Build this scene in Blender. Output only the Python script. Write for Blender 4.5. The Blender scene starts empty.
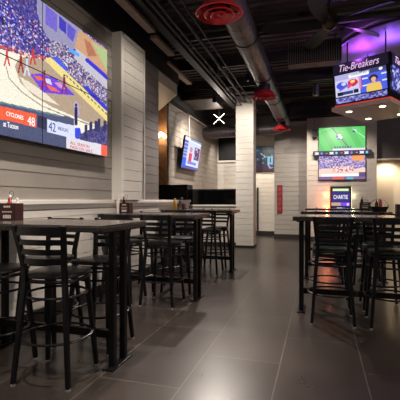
import bpy, bmesh, math, random
import numpy as np
from mathutils import Vector, Matrix
random.seed(4); RS = np.random.RandomState(7)
C = bpy.context.scene.collection
PI = math.pi
# ------------------------------------------------------------------ survey of the room (metres)
H = 1.27; F = 395.0; YAW = math.atan(119/395.0)
CS, SN = math.cos(YAW), math.sin(YAW)
WX = -2.78           # left wall face
# ------------------------------------------------------------------ materials
def srgb(c):
    return tuple(((v/255.0)/12.92 if v/255.0 <= .04045 else ((v/255.0+.055)/1.055)**2.4) for v in c)
def mat(name, col, rough=.5, metal=0, noise=0, nscale=20, bump=0, emit=None, estr=1, spec=None, coat=0):
    m = bpy.data.materials.new(name); m.use_nodes = True
    nt = m.node_tree; b = nt.nodes['Principled BSDF']
    c = srgb(col); b.inputs['Base Color'].default_value = (*c, 1)
    b.inputs['Roughness'].default_value = rough; b.inputs['Metallic'].default_value = metal
    if spec is not None: b.inputs['Specular IOR Level'].default_value = spec
    if coat: b.inputs['Coat Weight'].default_value = coat
    if noise or bump:
        tc = nt.nodes.new('ShaderNodeTexCoord'); n = nt.nodes.new('ShaderNodeTexNoise')
        n.inputs['Scale'].default_value = nscale; n.inputs['Detail'].default_value = 5
        nt.links.new(tc.outputs['Object'], n.inputs['Vector'])
        if noise:
            r = nt.nodes.new('ShaderNodeValToRGB')
            r.color_ramp.elements[0].position = .3; r.color_ramp.elements[1].position = .7
            r.color_ramp.elements[0].color = (*[v*(1-noise) for v in c], 1)
            r.color_ramp.elements[1].color = (*[min(1, v*(1+noise)) for v in c], 1)
            nt.links.new(n.outputs['Fac'], r.inputs['Fac']); nt.links.new(r.outputs['Color'], b.inputs['Base Color'])
        if bump:
            bp = nt.nodes.new('ShaderNodeBump'); bp.inputs['Strength'].default_value = bump; bp.inputs['Distance'].default_value = .01
            nt.links.new(n.outputs['Fac'], bp.inputs['Height']); nt.links.new(bp.outputs['Normal'], b.inputs['Normal'])
    if emit is not None:
        b.inputs['Emission Color'].default_value = (*srgb(emit), 1); b.inputs['Emission Strength'].default_value = estr
    return m
M = {}
M['cream'] = mat('cream_paint', (224, 218, 208), .55, noise=.04, nscale=6)
M['cream_trim'] = mat('cream_trim_paint', (234, 229, 220), .4)
M['shaded_siding'] = mat('shaded_grey_siding', (116, 110, 107), .55, noise=.06, nscale=5)  # siding colour darkened to stand for shadow on the left wall
M['mid_siding'] = mat('mid_grey_painted_siding', (152, 145, 137), .55, noise=.05, nscale=5)
M['taupe_siding'] = mat('taupe_painted_siding', (182, 171, 160), .55, noise=.05, nscale=5)
M['dark_siding'] = mat('dark_grey_siding', (96, 90, 88), .6, noise=.06, nscale=5)
M['warm_cream'] = mat('warm_cream_paint', (222, 208, 186), .6)
M['base_dark'] = mat('dark_baseboard_paint', (38, 34, 33), .5)
M['black'] = mat('black_paint', (16, 15, 15), .6)
M['ceil_black'] = mat('ceiling_black_paint', (60, 50, 46), .62, noise=.3, nscale=3, bump=.2)
M['beam'] = mat('beam_black_paint', (34, 29, 27), .5)
M['pale_board'] = mat('pale_ceiling_board', (170, 150, 136), .6, noise=.12, nscale=9)
M['wood'] = mat('stained_wood', (150, 108, 76), .5, noise=.3, nscale=7)
M['stool'] = mat('stool_black_metal', (17, 18, 23), .34, metal=.2)
M['vinyl'] = mat('black_vinyl', (22, 20, 20), .30, bump=.1, nscale=80)
M['glide'] = mat('grey_glide', (200, 198, 195), .4, metal=.6)
M['table_metal'] = mat('table_black_metal', (14, 14, 16), .42, metal=.3)
M['stone'] = mat('dark_stone_top', (84, 76, 72), .17, noise=.3, nscale=38, bump=.02)
M['stone_edge'] = mat('rough_stone_edge', (42, 38, 37), .4, noise=.5, nscale=45, bump=.8)
M['glass'] = mat('black_glass', (8, 8, 9), .08)
M['frame'] = mat('tv_bezel_plastic', (14, 14, 15), .35)
M['duct'] = mat('painted_duct_metal', (108, 100, 102), .38, metal=.65, noise=.12, nscale=5)
M['duct_dark'] = mat('duct_dark_band', (46, 42, 44), .4, metal=.5)
M['red'] = mat('red_enamel', (228, 54, 64), .38, coat=.2)
M['red_dark'] = mat('dark_red_enamel', (120, 22, 28), .35)
M['conduit'] = mat('grey_conduit', (46, 40, 38), .55)
M['white_pipe'] = mat('pale_steel_pipe', (200, 192, 180), .4)
M['maroon'] = mat('maroon_card', (54, 18, 22), .5)
M['white_p'] = mat('white_plastic', (232, 226, 214), .4)
M['red_p'] = mat('ketchup_red_plastic', (190, 30, 22), .3)
M['yellow_p'] = mat('mustard_yellow_plastic', (205, 160, 60), .35)
M['brown_p'] = mat('brown_sauce_glass', (60, 30, 18), .15)
M['wire'] = mat('chrome_wire', (150, 148, 145), .25, metal=.9)
M['brass'] = mat('dark_brass', (92, 80, 58), .28, metal=.9)
M['sign_red'] = mat('red_sign_paint', (118, 20, 26), .45)
M['ink_pink'] = mat('faded_pink_ink', (214, 120, 112), .5)
M['ink_white'] = mat('white_ink', (225, 215, 205), .5)
def emis(name, col, s): return mat(name, (8, 8, 8), .4, emit=col, estr=s)
M['e_white'] = emis('white_lamp_glow', (255, 236, 210), 14)
M['e_down'] = emis('downlight_glow', (255, 232, 205), 6)
M['e_orange'] = emis('orange_led_glow', (255, 92, 40), 7)
M['e_green'] = emis('pale_green_led_glow', (236, 238, 180), 2.5)
M['e_purple'] = emis('purple_led_glow', (132, 50, 255), 5)
M['e_red'] = emis('red_led_glow', (255, 80, 60), .5)
M['e_text'] = emis('lit_lettering', (226, 190, 232), 1.0)
M['e_wtext'] = emis('white_screen_lettering', (250, 248, 250), 1.1)
M['e_btext'] = emis('blue_screen_lettering', (30, 48, 130), 1.0)
M['e_rtext'] = emis('red_screen_lettering', (200, 60, 70), 1.0)
M['e_dtext'] = emis('dark_screen_lettering', (30, 50, 60), 1.0)
M['globe'] = emis('fill_globe_glow', (255, 225, 190), 3)
M['e_bulb'] = emis('warm_bulb_glow', (255, 214, 160), 9)
def screen_mat(strength):
    m = bpy.data.materials.new('screen_picture'); m.use_nodes = True
    nt = m.node_tree; b = nt.nodes['Principled BSDF']
    b.inputs['Base Color'].default_value = (.005, .005, .005, 1); b.inputs['Roughness'].default_value = .35
    a = nt.nodes.new('ShaderNodeVertexColor'); a.layer_name = 'Col'
    nt.links.new(a.outputs['Color'], b.inputs['Emission Color']); b.inputs['Emission Strength'].default_value = strength
    return m
M['screen'] = screen_mat(1.05)
def floor_mat():
    m = bpy.data.materials.new('porcelain_floor_tile'); m.use_nodes = True
    nt = m.node_tree; b = nt.nodes['Principled BSDF']; L = nt.links.new
    tc = nt.nodes.new('ShaderNodeTexCoord'); sp = nt.nodes.new('ShaderNodeSeparateXYZ'); L(tc.outputs['Object'], sp.inputs[0])
    ax = nt.nodes.new('ShaderNodeMath'); ax.inputs[1].default_value = 61*.61/.61 + .9 - .0; L(sp.outputs['X'], ax.inputs[0])
    ay = nt.nodes.new('ShaderNodeMath'); ay.inputs[1].default_value = -3.12 + .61 + 61*1.22/1.22*1.22*1.0; L(sp.outputs['Y'], ay.inputs[0])
    ax.inputs[1].default_value = .9 + .61*100; ay.inputs[1].default_value = .61 - 3.12 + 1.22*20
    cb = nt.nodes.new('ShaderNodeCombineXYZ'); L(ay.outputs[0], cb.inputs[0]); L(ax.outputs[0], cb.inputs[1])
    br = nt.nodes.new('ShaderNodeTexBrick'); L(cb.outputs[0], br.inputs['Vector'])
    br.offset = .5; br.offset_frequency = 2; br.squash = 1
    br.inputs['Scale'].default_value = 1; br.inputs['Brick Width'].default_value = 1.22; br.inputs['Row Height'].default_value = .61
    br.inputs['Mortar Size'].default_value = .004; br.inputs['Mortar Smooth'].default_value = .2; br.inputs['Bias'].default_value = 0
    br.inputs['Color1'].default_value = (*srgb((62, 54, 50)), 1); br.inputs['Color2'].default_value = (*srgb((54, 47, 44)), 1)
    br.inputs['Mortar'].default_value = (*srgb((100, 90, 82)), 1)
    n = nt.nodes.new('ShaderNodeTexNoise'); n.inputs['Scale'].default_value = 3; n.inputs['Detail'].default_value = 4; L(tc.outputs['Object'], n.inputs['Vector'])
    mp = nt.nodes.new('ShaderNodeMapRange'); mp.inputs['To Min'].default_value = .8; mp.inputs['To Max'].default_value = 1.15; L(n.outputs['Fac'], mp.inputs['Value'])
    mx = nt.nodes.new('ShaderNodeVectorMath'); mx.operation = 'SCALE'; L(br.outputs['Color'], mx.inputs[0]); L(mp.outputs[0], mx.inputs['Scale'])
    L(mx.outputs[0], b.inputs['Base Color'])
    rr = nt.nodes.new('ShaderNodeMapRange'); rr.inputs['To Min'].default_value = .25; rr.inputs['To Max'].default_value = .33; L(n.outputs['Fac'], rr.inputs['Value'])
    L(rr.outputs[0], b.inputs['Roughness'])
    bp = nt.nodes.new('ShaderNodeBump'); bp.inputs['Strength'].default_value = .25; bp.inputs['Distance'].default_value = .003; bp.invert = True
    L(br.outputs['Fac'], bp.inputs['Height']); L(bp.outputs['Normal'], b.inputs['Normal'])
    return m
M['floor'] = floor_mat()
# ------------------------------------------------------------------ mesh helpers
class MB:
    def __init__(s): s.bm = bmesh.new()
    def box(s, x0, x1, y0, y1, z0, z1, bev=0):
        t = bmesh.new() if bev else s.bm
        vs = [t.verts.new((x, y, z)) for x in (x0, x1) for y in (y0, y1) for z in (z0, z1)]
        for f in ((0,1,3,2),(4,6,7,5),(0,4,5,1),(2,3,7,6),(0,2,6,4),(1,5,7,3)): t.faces.new([vs[i] for i in f])
        if bev:
            bmesh.ops.bevel(t, geom=list(t.edges), offset=bev, segments=2, affect='EDGES', profile=.6)
            me = bpy.data.meshes.new('t'); t.to_mesh(me); s.bm.from_mesh(me); bpy.data.meshes.remove(me); t.free()
        return s
    def prism(s, pts, z0, z1):
        a = [s.bm.verts.new((p[0], p[1], z0)) for p in pts]; b = [s.bm.verts.new((p[0], p[1], z1)) for p in pts]
        n = len(pts)
        s.bm.faces.new(a[::-1]); s.bm.faces.new(b)
        for i in range(n): s.bm.faces.new((a[i], a[(i+1) % n], b[(i+1) % n], b[i]))
        return s
    def hexa(s, p8):
        vs = [s.bm.verts.new(p) for p in p8]
        for f in ((0,1,2,3),(7,6,5,4),(0,4,5,1),(1,5,6,2),(2,6,7,3),(3,7,4,0)): s.bm.faces.new([vs[i] for i in f])
        return s
    def slab(s, o, u, v, w):      # parallelepiped from a corner and three edge vectors
        o, u, v, w = map(Vector, (o, u, v, w))
        return s.hexa([o, o+u, o+u+v, o+v, o+w, o+u+w, o+u+v+w, o+v+w])
    def tube(s, pts, r, n=10, closed=False, square=False, cap=True):
        pts = [Vector(p) for p in pts]; m = len(pts); rings = []
        if square: n = 4
        prev = None
        for i, p in enumerate(pts):
            if closed: t = (pts[(i+1) % m]-pts[i-1]).normalized()
            else: t = (pts[min(i+1, m-1)]-pts[max(i-1, 0)]).normalized()
            if prev is None:
                ref = Vector((0, 0, 1)) if abs(t.z) < .9 else Vector((1, 0, 0))
                a = (ref - t*ref.dot(t)).normalized()
            else: a = (prev - t*prev.dot(t)).normalized()
            prev = a; b = t.cross(a)
            rr = r[i] if isinstance(r, (list, tuple)) else r
            off = PI/4 if square else 0
            k = 1.4142 if square else 1
            rings.append([s.bm.verts.new(p + (a*math.cos(off+2*PI*j/n) + b*math.sin(off+2*PI*j/n))*rr*k) for j in range(n)])
        for i in range(m if closed else m-1):
            A, B = rings[i], rings[(i+1) % m]
            for j in range(n): s.bm.faces.new((A[j], A[(j+1) % n], B[(j+1) % n], B[j]))
        if cap and not closed:
            s.bm.faces.new(rings[0][::-1]); s.bm.faces.new(rings[-1])
        return s
    def lathe(s, prof, c=(0, 0, 0), n=32):
        rings = []
        for r, z in prof:
            if r < 1e-5: rings.append([s.bm.verts.new((c[0], c[1], c[2]+z))])
            else: rings.append([s.bm.verts.new((c[0]+r*math.cos(2*PI*j/n), c[1]+r*math.sin(2*PI*j/n), c[2]+z)) for j in range(n)])
        for A, B in zip(rings, rings[1:]):
            for j in range(n):
                k = (j+1) % n
                if len(A) == 1 and len(B) == 1: continue
                if len(A) == 1: s.bm.faces.new((A[0], B[k], B[j]))
                elif len(B) == 1: s.bm.faces.new((A[j], A[k], B[0]))
                else: s.bm.faces.new((A[j], A[k], B[k], B[j]))
        return s
    def build(s, name, m, parent=None, smooth=False, bevel=0):
        bmesh.ops.recalc_face_normals(s.bm, faces=list(s.bm.faces))
        me = bpy.data.meshes.new(name); s.bm.to_mesh(me); s.bm.free()
        me.materials.append(m)
        if smooth:
            me.polygons.foreach_set('use_smooth', [True]*len(me.polygons))
            me.update()
        o = bpy.data.objects.new(name, me); C.objects.link(o)
        if smooth:
            es = o.modifiers.new('split', 'EDGE_SPLIT'); es.split_angle = math.radians(38)
        if bevel:
            b = o.modifiers.new('bevel', 'BEVEL'); b.width = bevel; b.segments = 2
        if parent: o.parent = parent
        return o
def tag(o, label=None, cat=None, group=None, kind=None):
    if label: o['label'] = label
    if cat: o['category'] = cat
    if group: o['group'] = group
    if kind: o['kind'] = kind
    return o
def thing(name, label, cat, loc=(0, 0, 0), rz=0, group=None):
    o = bpy.data.objects.new(name, None); C.objects.link(o); o.location = loc; o.rotation_euler = (0, 0, rz)
    o.empty_display_size = .1
    return tag(o, label, cat, group)
def struct(o): o['kind'] = 'structure'; return o
def dup(o, parent=None):
    c = o.copy(); C.objects.link(c)
    if parent: c.parent = parent
    for ch in list(o.children): dup(ch, c)
    return c
def text_mesh(txt, size, m, name, parent, o, right, up, shear=0, extrude=.002, fit=None, bold=0):
    cu = bpy.data.curves.new('lettering', 'FONT'); cu.body = txt; cu.size = size; cu.shear = shear; cu.extrude = extrude
    cu.offset = bold; cu.resolution_u = 4
    to = bpy.data.objects.new('lettering_src', cu); C.objects.link(to)
    dg = bpy.context.evaluated_depsgraph_get(); me = bpy.data.meshes.new_from_object(to.evaluated_get(dg))
    bpy.data.objects.remove(to); bpy.data.curves.remove(cu)
    xs = [v.co.x for v in me.vertices]; w = max(xs)-min(xs); x0 = min(xs)
    k = (fit/w) if fit else 1
    right = Vector(right).normalized(); up = Vector(up).normalized(); nn = right.cross(up); o = Vector(o)
    for v in me.vertices:
        c = v.co.copy(); v.co = o + right*((c.x-x0)*k) + up*c.y + nn*c.z
    me.materials.clear(); me.materials.append(m)
    ob = bpy.data.objects.new(name, me); C.objects.link(ob)
    if parent: ob.parent = parent
    return ob
def planks(mb, p0, p1, z0, z1, nrm, thick=.12, pitch=.155, gap=.010, depth=.012, zref=0.0):
    """Shiplap wall: face line p0->p1 in plan, outward normal nrm, boards laid on a backing."""
    p0 = Vector((*p0, 0)); p1 = Vector((*p1, 0)); n = Vector((*nrm, 0)).normalized()
    u = p1-p0
    mb.slab(p0 - n*depth + Vector((0, 0, z0)), u, -n*(thick-depth), (0, 0, z1-z0))
    k = math.floor((z0-zref)/pitch)
    while zref+k*pitch < z1:
        a = max(z0, zref+k*pitch+gap/2); b = min(z1, zref+(k+1)*pitch-gap/2)
        if b-a > .01: mb.slab(p0 + Vector((0, 0, a)), u, -n*(depth+.002), (0, 0, b-a))
        k += 1
    return mb
# painted pictures for screens: one flat grid, a colour per cell
def screen(name, o, du, dv, nx, ny, fn, parent, bright=1.0):
    o, du, dv = Vector(o), Vector(du), Vector(dv)
    U, V = np.meshgrid((np.arange(nx)+.5)/nx, (np.arange(ny)+.5)/ny)
    rgb = np.clip(fn(U, V), 0, 255)/255.0
    lin = np.where(rgb <= .04045, rgb/12.92, ((rgb+.055)/1.055)**2.4)*bright
    gx, gy = np.meshgrid(np.arange(nx+1)/nx, np.arange(ny+1)/ny)
    P = np.array(o)[None, None] + gx[..., None]*np.array(du) + gy[..., None]*np.array(dv)
    idx = np.arange((nx+1)*(ny+1)).reshape(ny+1, nx+1)
    fc = np.stack([idx[:-1, :-1], idx[:-1, 1:], idx[1:, 1:], idx[1:, :-1]], -1).reshape(-1, 4)
    me = bpy.data.meshes.new(name); me.from_pydata(P.reshape(-1, 3).tolist(), [], fc.tolist())
    ca = me.color_attributes.new('Col', 'FLOAT_COLOR', 'CORNER')
    col = np.concatenate([lin.reshape(-1, 3), np.ones((nx*ny, 1))], 1)
    ca.data.foreach_set('color', np.repeat(col, 4, axis=0).ravel().astype(np.float32))
    me.materials.append(M['screen'])
    ob = bpy.data.objects.new(name, me); C.objects.link(ob)
    if parent: ob.parent = parent
    return ob
def inpoly(X, Y, pts):
    r = np.zeros(X.shape, bool); n = len(pts)
    for i in range(n):
        x1, y1 = pts[i]; x2, y2 = pts[(i+1) % n]
        if y1 == y2: continue
        c = ((y1 > Y) != (y2 > Y)) & (X < (x2-x1)*(Y-y1)/(y2-y1)+x1)
        r ^= c
    return r
def paint(I, mask, col): I[mask] = col
def seg(X, Y, a, b, w):
    ax, ay = a; bx, by = b; dx, dy = bx-ax, by-ay
    t = np.clip(((X-ax)*dx+(Y-ay)*dy)/(dx*dx+dy*dy+1e-9), 0, 1)
    return (X-ax-t*dx)**2+(Y-ay-t*dy)**2 < w*w
def speckle(shape, cols, wts, cell=2):
    h, w = shape
    k = RS.choice(len(cols), size=((h+cell-1)//cell, (w+cell-1)//cell), p=np.array(wts)/sum(wts))
    k = np.repeat(np.repeat(k, cell, 0), cell, 1)[:h, :w]
    return np.array(cols, float)[k] + RS.normal(0, 9, (h, w, 1))
# ================================================================== SETTING
struct(MB().box(-7, 7, -4, 15, -.1, 0).build('floor', M['floor']))
cb = MB().box(-7, 7, -4, 15, 4.30, 4.4)
yy = -4
while yy < 15:            # ribbed metal deck
    cb.box(-7, 7, yy, yy+.10, 4.26, 4.301); yy += .2
struct(cb.build('ceiling', M['ceil_black']))
n = 0
for i, y in enumerate((.6, 2.1, 3.6, 5.1, 6.6, 8.1, 9.6, 11.1, 12.6)):
    n += 1; struct(MB().box(-7, 7 if y != 8.1 else 0, y-.03, y+.03, 4.06, 4.26).build('trim_%d' % n, M['beam']))
for x in (-2.35,):
    n += 1; struct(MB().box(x-.07, x+.07, -4, 12.9, 3.94, 4.06).build('trim_%d' % n, M['beam']))
# left wall (upper wall behind the video wall, plus lower wall)
mb = planks(MB(), (WX, -4), (WX, 6.6), 0, 3.62, (1, 0)); struct(mb.build('wall_left', M['mid_siding']))
n += 1; struct(MB().box(WX-.1, WX+.05, -4, 6.6, 3.62, 4.06).build('trim_%d' % n, M['black']))
Y_END = 8.35
mb = planks(MB(), (WX, 6.6), (WX, Y_END), 0, 1.22, (1, 0)); struct(mb.build('wall_left_low', M['cream']))
n += 1; struct(MB().box(WX-.16, WX+.045, -4, Y_END+.03, 1.222, 1.272).box(WX-.0, WX+.022, -4, Y_END, 1.17, 1.222).build('trim_%d' % n, M['cream_trim'], bevel=.006))
struct(MB().box(WX, WX+.02, -4, Y_END, 0, .14).build('baseboard_left', M['base_dark']))
# lower wall panelling is cream in front of the taupe upper wall
mb = planks(MB(), (WX+.014, -4), (WX+.014, 6.6), .14, 1.16, (1, 0), thick=.013, depth=.010); struct(mb.build('wall_left_panelling', M['cream']))
# pilaster standing on the ledge
PY0 = 4.96; PX = WX+.14; PY1 = 5.72
mb = planks(MB(), (PX, PY0+.02), (PX, PY1), 1.272, 3.60, (1, 0), thick=.13)
struct(mb.build('wall_pilaster', M['cream']))
n += 1; struct(MB().box(WX, PX+.012, PY0-.02, PY0+.02, 1.272, 3.62).box(PX, PX+.014, PY1-.035, PY1, 1.272, 3.62).box(PX, PX+.014, PY0, PY1, 3.57, 3.62)
    .box(PX, PX+.014, PY0, PY0+.05, 1.272, 3.62).build('trim_%d' % n, M['cream_trim'], bevel=.004))
mb = planks(MB(), (WX+.012, PY1), (WX+.012, 6.6), 1.272, 3.60, (1, 0), thick=.013, depth=.010)
struct(mb.build('wall_left_shaded', M['shaded_siding']))  # shadow past the pilaster put into this panel's darker colour
# angled soffit beyond the wall's end
struct(MB().prism([(WX, 6.6), (WX, 7.6), (-3.78, 8.95), (-6.9, 8.95), (-6.9, 6.6)], 3.42, 3.62).build('ceiling_soffit', M['taupe_siding']))
n += 1; struct(MB().prism([(WX+.03, 6.6), (WX+.03, 7.6), (-3.8, 9.0), (-6.9, 9.0), (-6.9, 6.6)], 3.62, 4.06).build('trim_%d' % n, M['black']))
# television wall of the alcove
TX = -3.6; TY0 = 9.13; BY = 14.2
mb = planks(MB(), (TX, TY0), (TX, BY), 0, 3.72, (1, 0)); struct(mb.build('wall_alcove', M['taupe_siding']))
n += 1; struct(MB().box(-6.9, TX, TY0-.02, TY0+.1, 0, 3.78).build('trim_%d' % n, M['wood']))
n += 1; struct(MB().box(TX-.1, TX+.16, TY0, BY, 3.72, 4.06).box(-6.9, TX, TY0-.02, TY0+.1, 3.78, 4.06).build('trim_%d' % n, M['black']))
struct(MB().box(TX, TX+.02, TY0, BY, 0, .14).build('baseboard_alcove', M['base_dark']))
# far-left enclosing wall of the alcove
struct(MB().box(-7.0, -6.9, -4, 15, 0, 4.26).build('wall_outer_left', M['dark_siding']))
# back walls
mb = planks(MB(), (TX, BY), (-1.32, BY), 0, 3.56, (0, -1)); struct(mb.build('wall_back', M['cream']))
n += 1; struct(MB().box(-7, -1.3, BY-.12, BY+.12, 3.56, 4.26).build('trim_%d' % n, M['dark_siding']))
struct(MB().box(TX, -1.43, BY-.03, BY, 0, .16).build('baseboard_back', M['base_dark']))
mb = planks(MB(), (-1.40, 13.1), (-.3, 13.1), 0, 3.8, (0, -1)); mb.box(-1.40, -1.30, 13.112, 14.3, 0, 3.8)
struct(mb.build('wall_back_grey', M['mid_siding']))
struct(MB().box(-1.41, -.32, 13.07, 13.1, 0, .15).build('baseboard_back_grey', M['base_dark']))
mb = planks(MB(), (-.34, 12.5), (1.60, 12.5), 0, 3.73, (0, -1)); mb.box(-.34, -.28, 12.512, 13.2, 0, 3.73)
struct(mb.build('wall_back_screens', M['taupe_siding']))
n += 1; struct(MB().box(-.35, -.31, 12.47, 12.5, 0, 3.76).box(1.57, 1.61, 12.47, 12.5, 0, 3.76).box(-.31, 1.57, 12.47, 12.5, 3.70, 3.76).build('trim_%d' % n, M['taupe_siding']))
struct(MB().box(-.31, 1.57, 12.475, 12.5, 0, .15).build('baseboard_back_screens', M['base_dark']))
mb = planks(MB(), (1.61, 12.8), (6.9, 12.8), 2.5, 3.8, (0, -1)); struct(mb.build('wall_back_bar', M['dark_siding']))
struct(MB().box(1.55, 6.9, 13.5, 13.6, 0, 2.6).box(1.61, 6.9, 12.92, 13.5, 2.55, 2.65).build('wall_niche', M['warm_cream']))
n += 1; struct(MB().box(1.61, 6.9, 12.76, 12.92, 2.47, 2.5).build('trim_%d' % n, M['cream_trim']))
n += 1; struct(MB().box(-1.42, 6.9, 12.95, 13.3, 3.8, 4.3).box(-.35, 1.62, 12.6, 12.95, 3.76, 4.3).build('trim_%d' % n, M['black']))
struct(MB().box(6.9, 7.0, -4, 15, 0, 4.26).build('wall_right', M['dark_siding']))
struct(MB().box(-7, 7, -4.1, -4, 0, 4.3).build('wall_behind', M['dark_siding']))
struct(MB().box(-7, 7, 15, 15.1, 0, 4.3).build('wall_far_outer', M['black']))
# low cross wall and column
mb = planks(MB(), (TX, 10.42), (-2.13, 10.42), 0, 1.10, (0, -1)); struct(mb.build('wall_cross_low', M['cream']))
n += 1; struct(MB().box(TX, -2.13, 10.38, 10.58, 1.10, 1.14).build('trim_%d' % n, M['cream_trim'], bevel=.004))
struct(MB().box(TX+.02, -2.13, 10.395, 10.42, 0, .13).build('baseboard_cross', M['base_dark']))
mb = MB()
planks(mb, (-2.13, 10.4), (-1.66, 10.4), 0, 4.14, (0, -1), thick=.2)
planks(mb, (-1.66, 10.601), (-1.66, 10.86), 0, 4.14, (1, 0), thick=.1)
mb.box(-2.13, -1.762, 10.601, 10.86, 0, 4.14)
struct(mb.build('wall_column', M['cream']))
struct(MB().box(-2.145, -1.645, 10.385, 10.87, 0, .06).build('baseboard_column', M['base_dark']))
n += 1; struct(MB().box(-2.13, -2.07, 14.1, 14.17, 0, 1.72).build('trim_%d' % n, M['base_dark']))
# pale boards stepping along the ceiling above the left wall
for (x, y0, y1) in ((-2.50, 4.45, 5.60), (-2.56, 5.80, 6.60), (-2.80, 6.95, 8.35)):
    n += 1; struct(MB().box(x-.02, x+.10, y0, y1, 3.84, 3.89).build('trim_%d' % n, M['pale_board']))
n += 1; struct(MB().box(-3.55, -2.6, 9.75, 10.9, 3.86, 3.93).build('trim_%d' % n, M['ceil_black']))
# ================================================================== TABLES AND STOOLS
LT = 1.32; DT = .75; ZT = 1.092
def make_table():
    t = thing('bar_table', '', 'table')
    # rough-edged stone top
    mb = MB(); nseg = 44
    def outline(inset):
        pts = []
        cx = LT/2; r = .03
        for (sx, sy, a0) in ((1, -1, -PI/2), (1, 1, 0), (-1, 1, PI/2), (-1, -1, PI)):
            for k in range(4):
                a = a0 + k*PI/6
                pts.append((sx*(cx-r)+(r-inset)*math.cos(a), sy*(DT/2-r)+(r-inset)*math.sin(a)))
        return pts
    mb.prism(outline(.004), -.012, 0)
    mb.build('tabletop', M['stone'], t)
    mb = MB(); mb.prism(outline(0), -.048, -.011); mb.build('tabletop_edge', M['stone_edge'], t, bevel=.004)
    for s in (-1, 1):
        x = s*(LT/2-.08)
        b = MB().box(x-.045, x+.045, -.165, .165, -ZT, -ZT+.014, bev=.003).build('foot_plate', M['table_metal'], t)
        for sy in (-1, 1):
            MB().box(x-.023, x+.023, sy*.085-.023, sy*.085+.023, -ZT+.014, -.062, bev=.003).build('post', M['table_metal'], t)
        MB().box(x-.04, x+.04, -.3, .3, -.062, -.048).build('top_bracket', M['table_metal'], t)
    MB().box(-LT/2+.106, LT/2-.106, -.02, .02, .19-ZT, .25-ZT, bev=.003).build('foot_rail', M['table_metal'], t)
    return t
tables = [
 (-2.08, 2.765, 'dark stone-topped bar table nearest the camera against the left wall'),
 (-2.08, 4.86, 'middle of the three dark bar tables along the left wall, before the white pilaster'),
 (-2.08, 6.98, 'farthest dark bar table of the left row, before the end of the low wall'),
 (.385, 4.74, 'front dark bar table on the right with rounded corner and pale sheen'),
 (.385, 6.75, 'second dark bar table on the right, directly behind the front one'),
 (.385, 8.80, 'rearmost dark bar table on the right, nearest the stacked screens')]
t0 = make_table()
for i, (x, y, lb) in enumerate(tables):
    t = t0 if i == 0 else dup(t0)
    t.location = (x, y, ZT); t['label'] = lb; t['group'] = 'high bar tables'
def make_stool():
    t = thing('bar_stool', '', 'bar stool')
    def leg(s, back):
        sy = -1 if back else 1
        if back:
            pts = [(s*.205, -.212, .012), (s*.152, -.158, .70), (s*.150, -.165, .80), (s*.165, -.195, .95), (s*.182, -.235, 1.10)]
            r = [.0145, .0175, .0175, .0165, .015]
        else:
            pts = [(s*.205, .212, .012), (s*.155, .155, .715)]; r = [.015, .018]
        o = MB().tube(pts, r, square=True).build('back_leg' if back else 'front_leg', M['stool'], t, bevel=.003)
        MB().lathe([(0, 0), (.017, 0), (.017, .012), (0, .014)], (s*.205, sy*.212, 0), 12).build('foot_glide', M['glide'], o)
    for s in (-1, 1):
        leg(s, True); leg(s, False)
    # seat: rounded, slightly tapered, domed cushion
    def so(scale, z, nn=36):
        pts = []
        for k in range(nn):
            a = 2*PI*k/nn; c, s_ = math.cos(a), math.sin(a)
            e = 2/3.4
            x = abs(c)**e*(1 if c > 0 else -1); y = abs(s_)**e*(1 if s_ > 0 else -1)
            w = .205 + .012*y
            pts.append((x*w*scale, .02+y*.20*scale, z))
        return pts
    mb = MB(); rings = [[mb.bm.verts.new(p) for p in so(sc, z)] for sc, z in ((.98, .728), (1.0, .734), (1.0, .744), (.96, .756), (.8, .764), (.5, .767), (.1, .768))]
    for A, B in zip(rings, rings[1:]):
        for j in range(36): mb.bm.faces.new((A[j], A[(j+1) % 36], B[(j+1) % 36], B[j]))
    mb.bm.faces.new(rings[0][::-1]); mb.bm.faces.new(rings[-1])
    mb.build('seat', M['vinyl'], t, smooth=True)
    mb = MB().tube([(x*.93, .02+(y-.02)*.93, .707) for x, y, z in so(1, 0)], .014, 8, closed=True); mb.build('seat_frame', M['stool'], t, smooth=True)
    # ladder back
    for k, (z, hh) in enumerate(((1.062, .058), (.985, .038), (.918, .038), (.853, .038))):
        mb = MB(); N = 10
        yb = -.165 - .07*max(0, (z-.8))/.30
        w = .150 + .032*(z-.8)/.30
        ins, outs = [], []
        for j in range(N+1):
            q = -1+2*j/N; x = q*w; dy = -.040*(1-q*q)
            ins.append((x, yb+dy+.004)); outs.append((x, yb+dy-.004))
        for j in range(N):
            mb.hexa([(*outs[j], z-hh/2), (*outs[j+1], z-hh/2), (*ins[j+1], z-hh/2), (*ins[j], z-hh/2),
                     (*outs[j], z+hh/2), (*outs[j+1], z+hh/2), (*ins[j+1], z+hh/2), (*ins[j], z+hh/2)])
        bmesh.ops.remove_doubles(mb.bm, verts=list(mb.bm.verts), dist=1e-5)
        mb.build('back_slat', M['stool'], t)
    for nm, z, r in (('foot_ring', .30, .247), ('support_ring', .60, .212)):
        MB().tube([(r*math.cos(2*PI*k/40), r*math.sin(2*PI*k/40), z) for k in range(40)], .0095, 8, closed=True).build(nm, M['stool'], t, smooth=True)
    return t
s0 = make_stool()
rows = [('nearest left table', 2.765, -2.08), ('middle left table', 4.86, -2.08), ('farthest left table', 6.98, -2.08),
        ('front right table', 4.74, .41), ('second right table', 6.75, .41), ('rearmost right table', 8.80, .41)]
first = True
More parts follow.
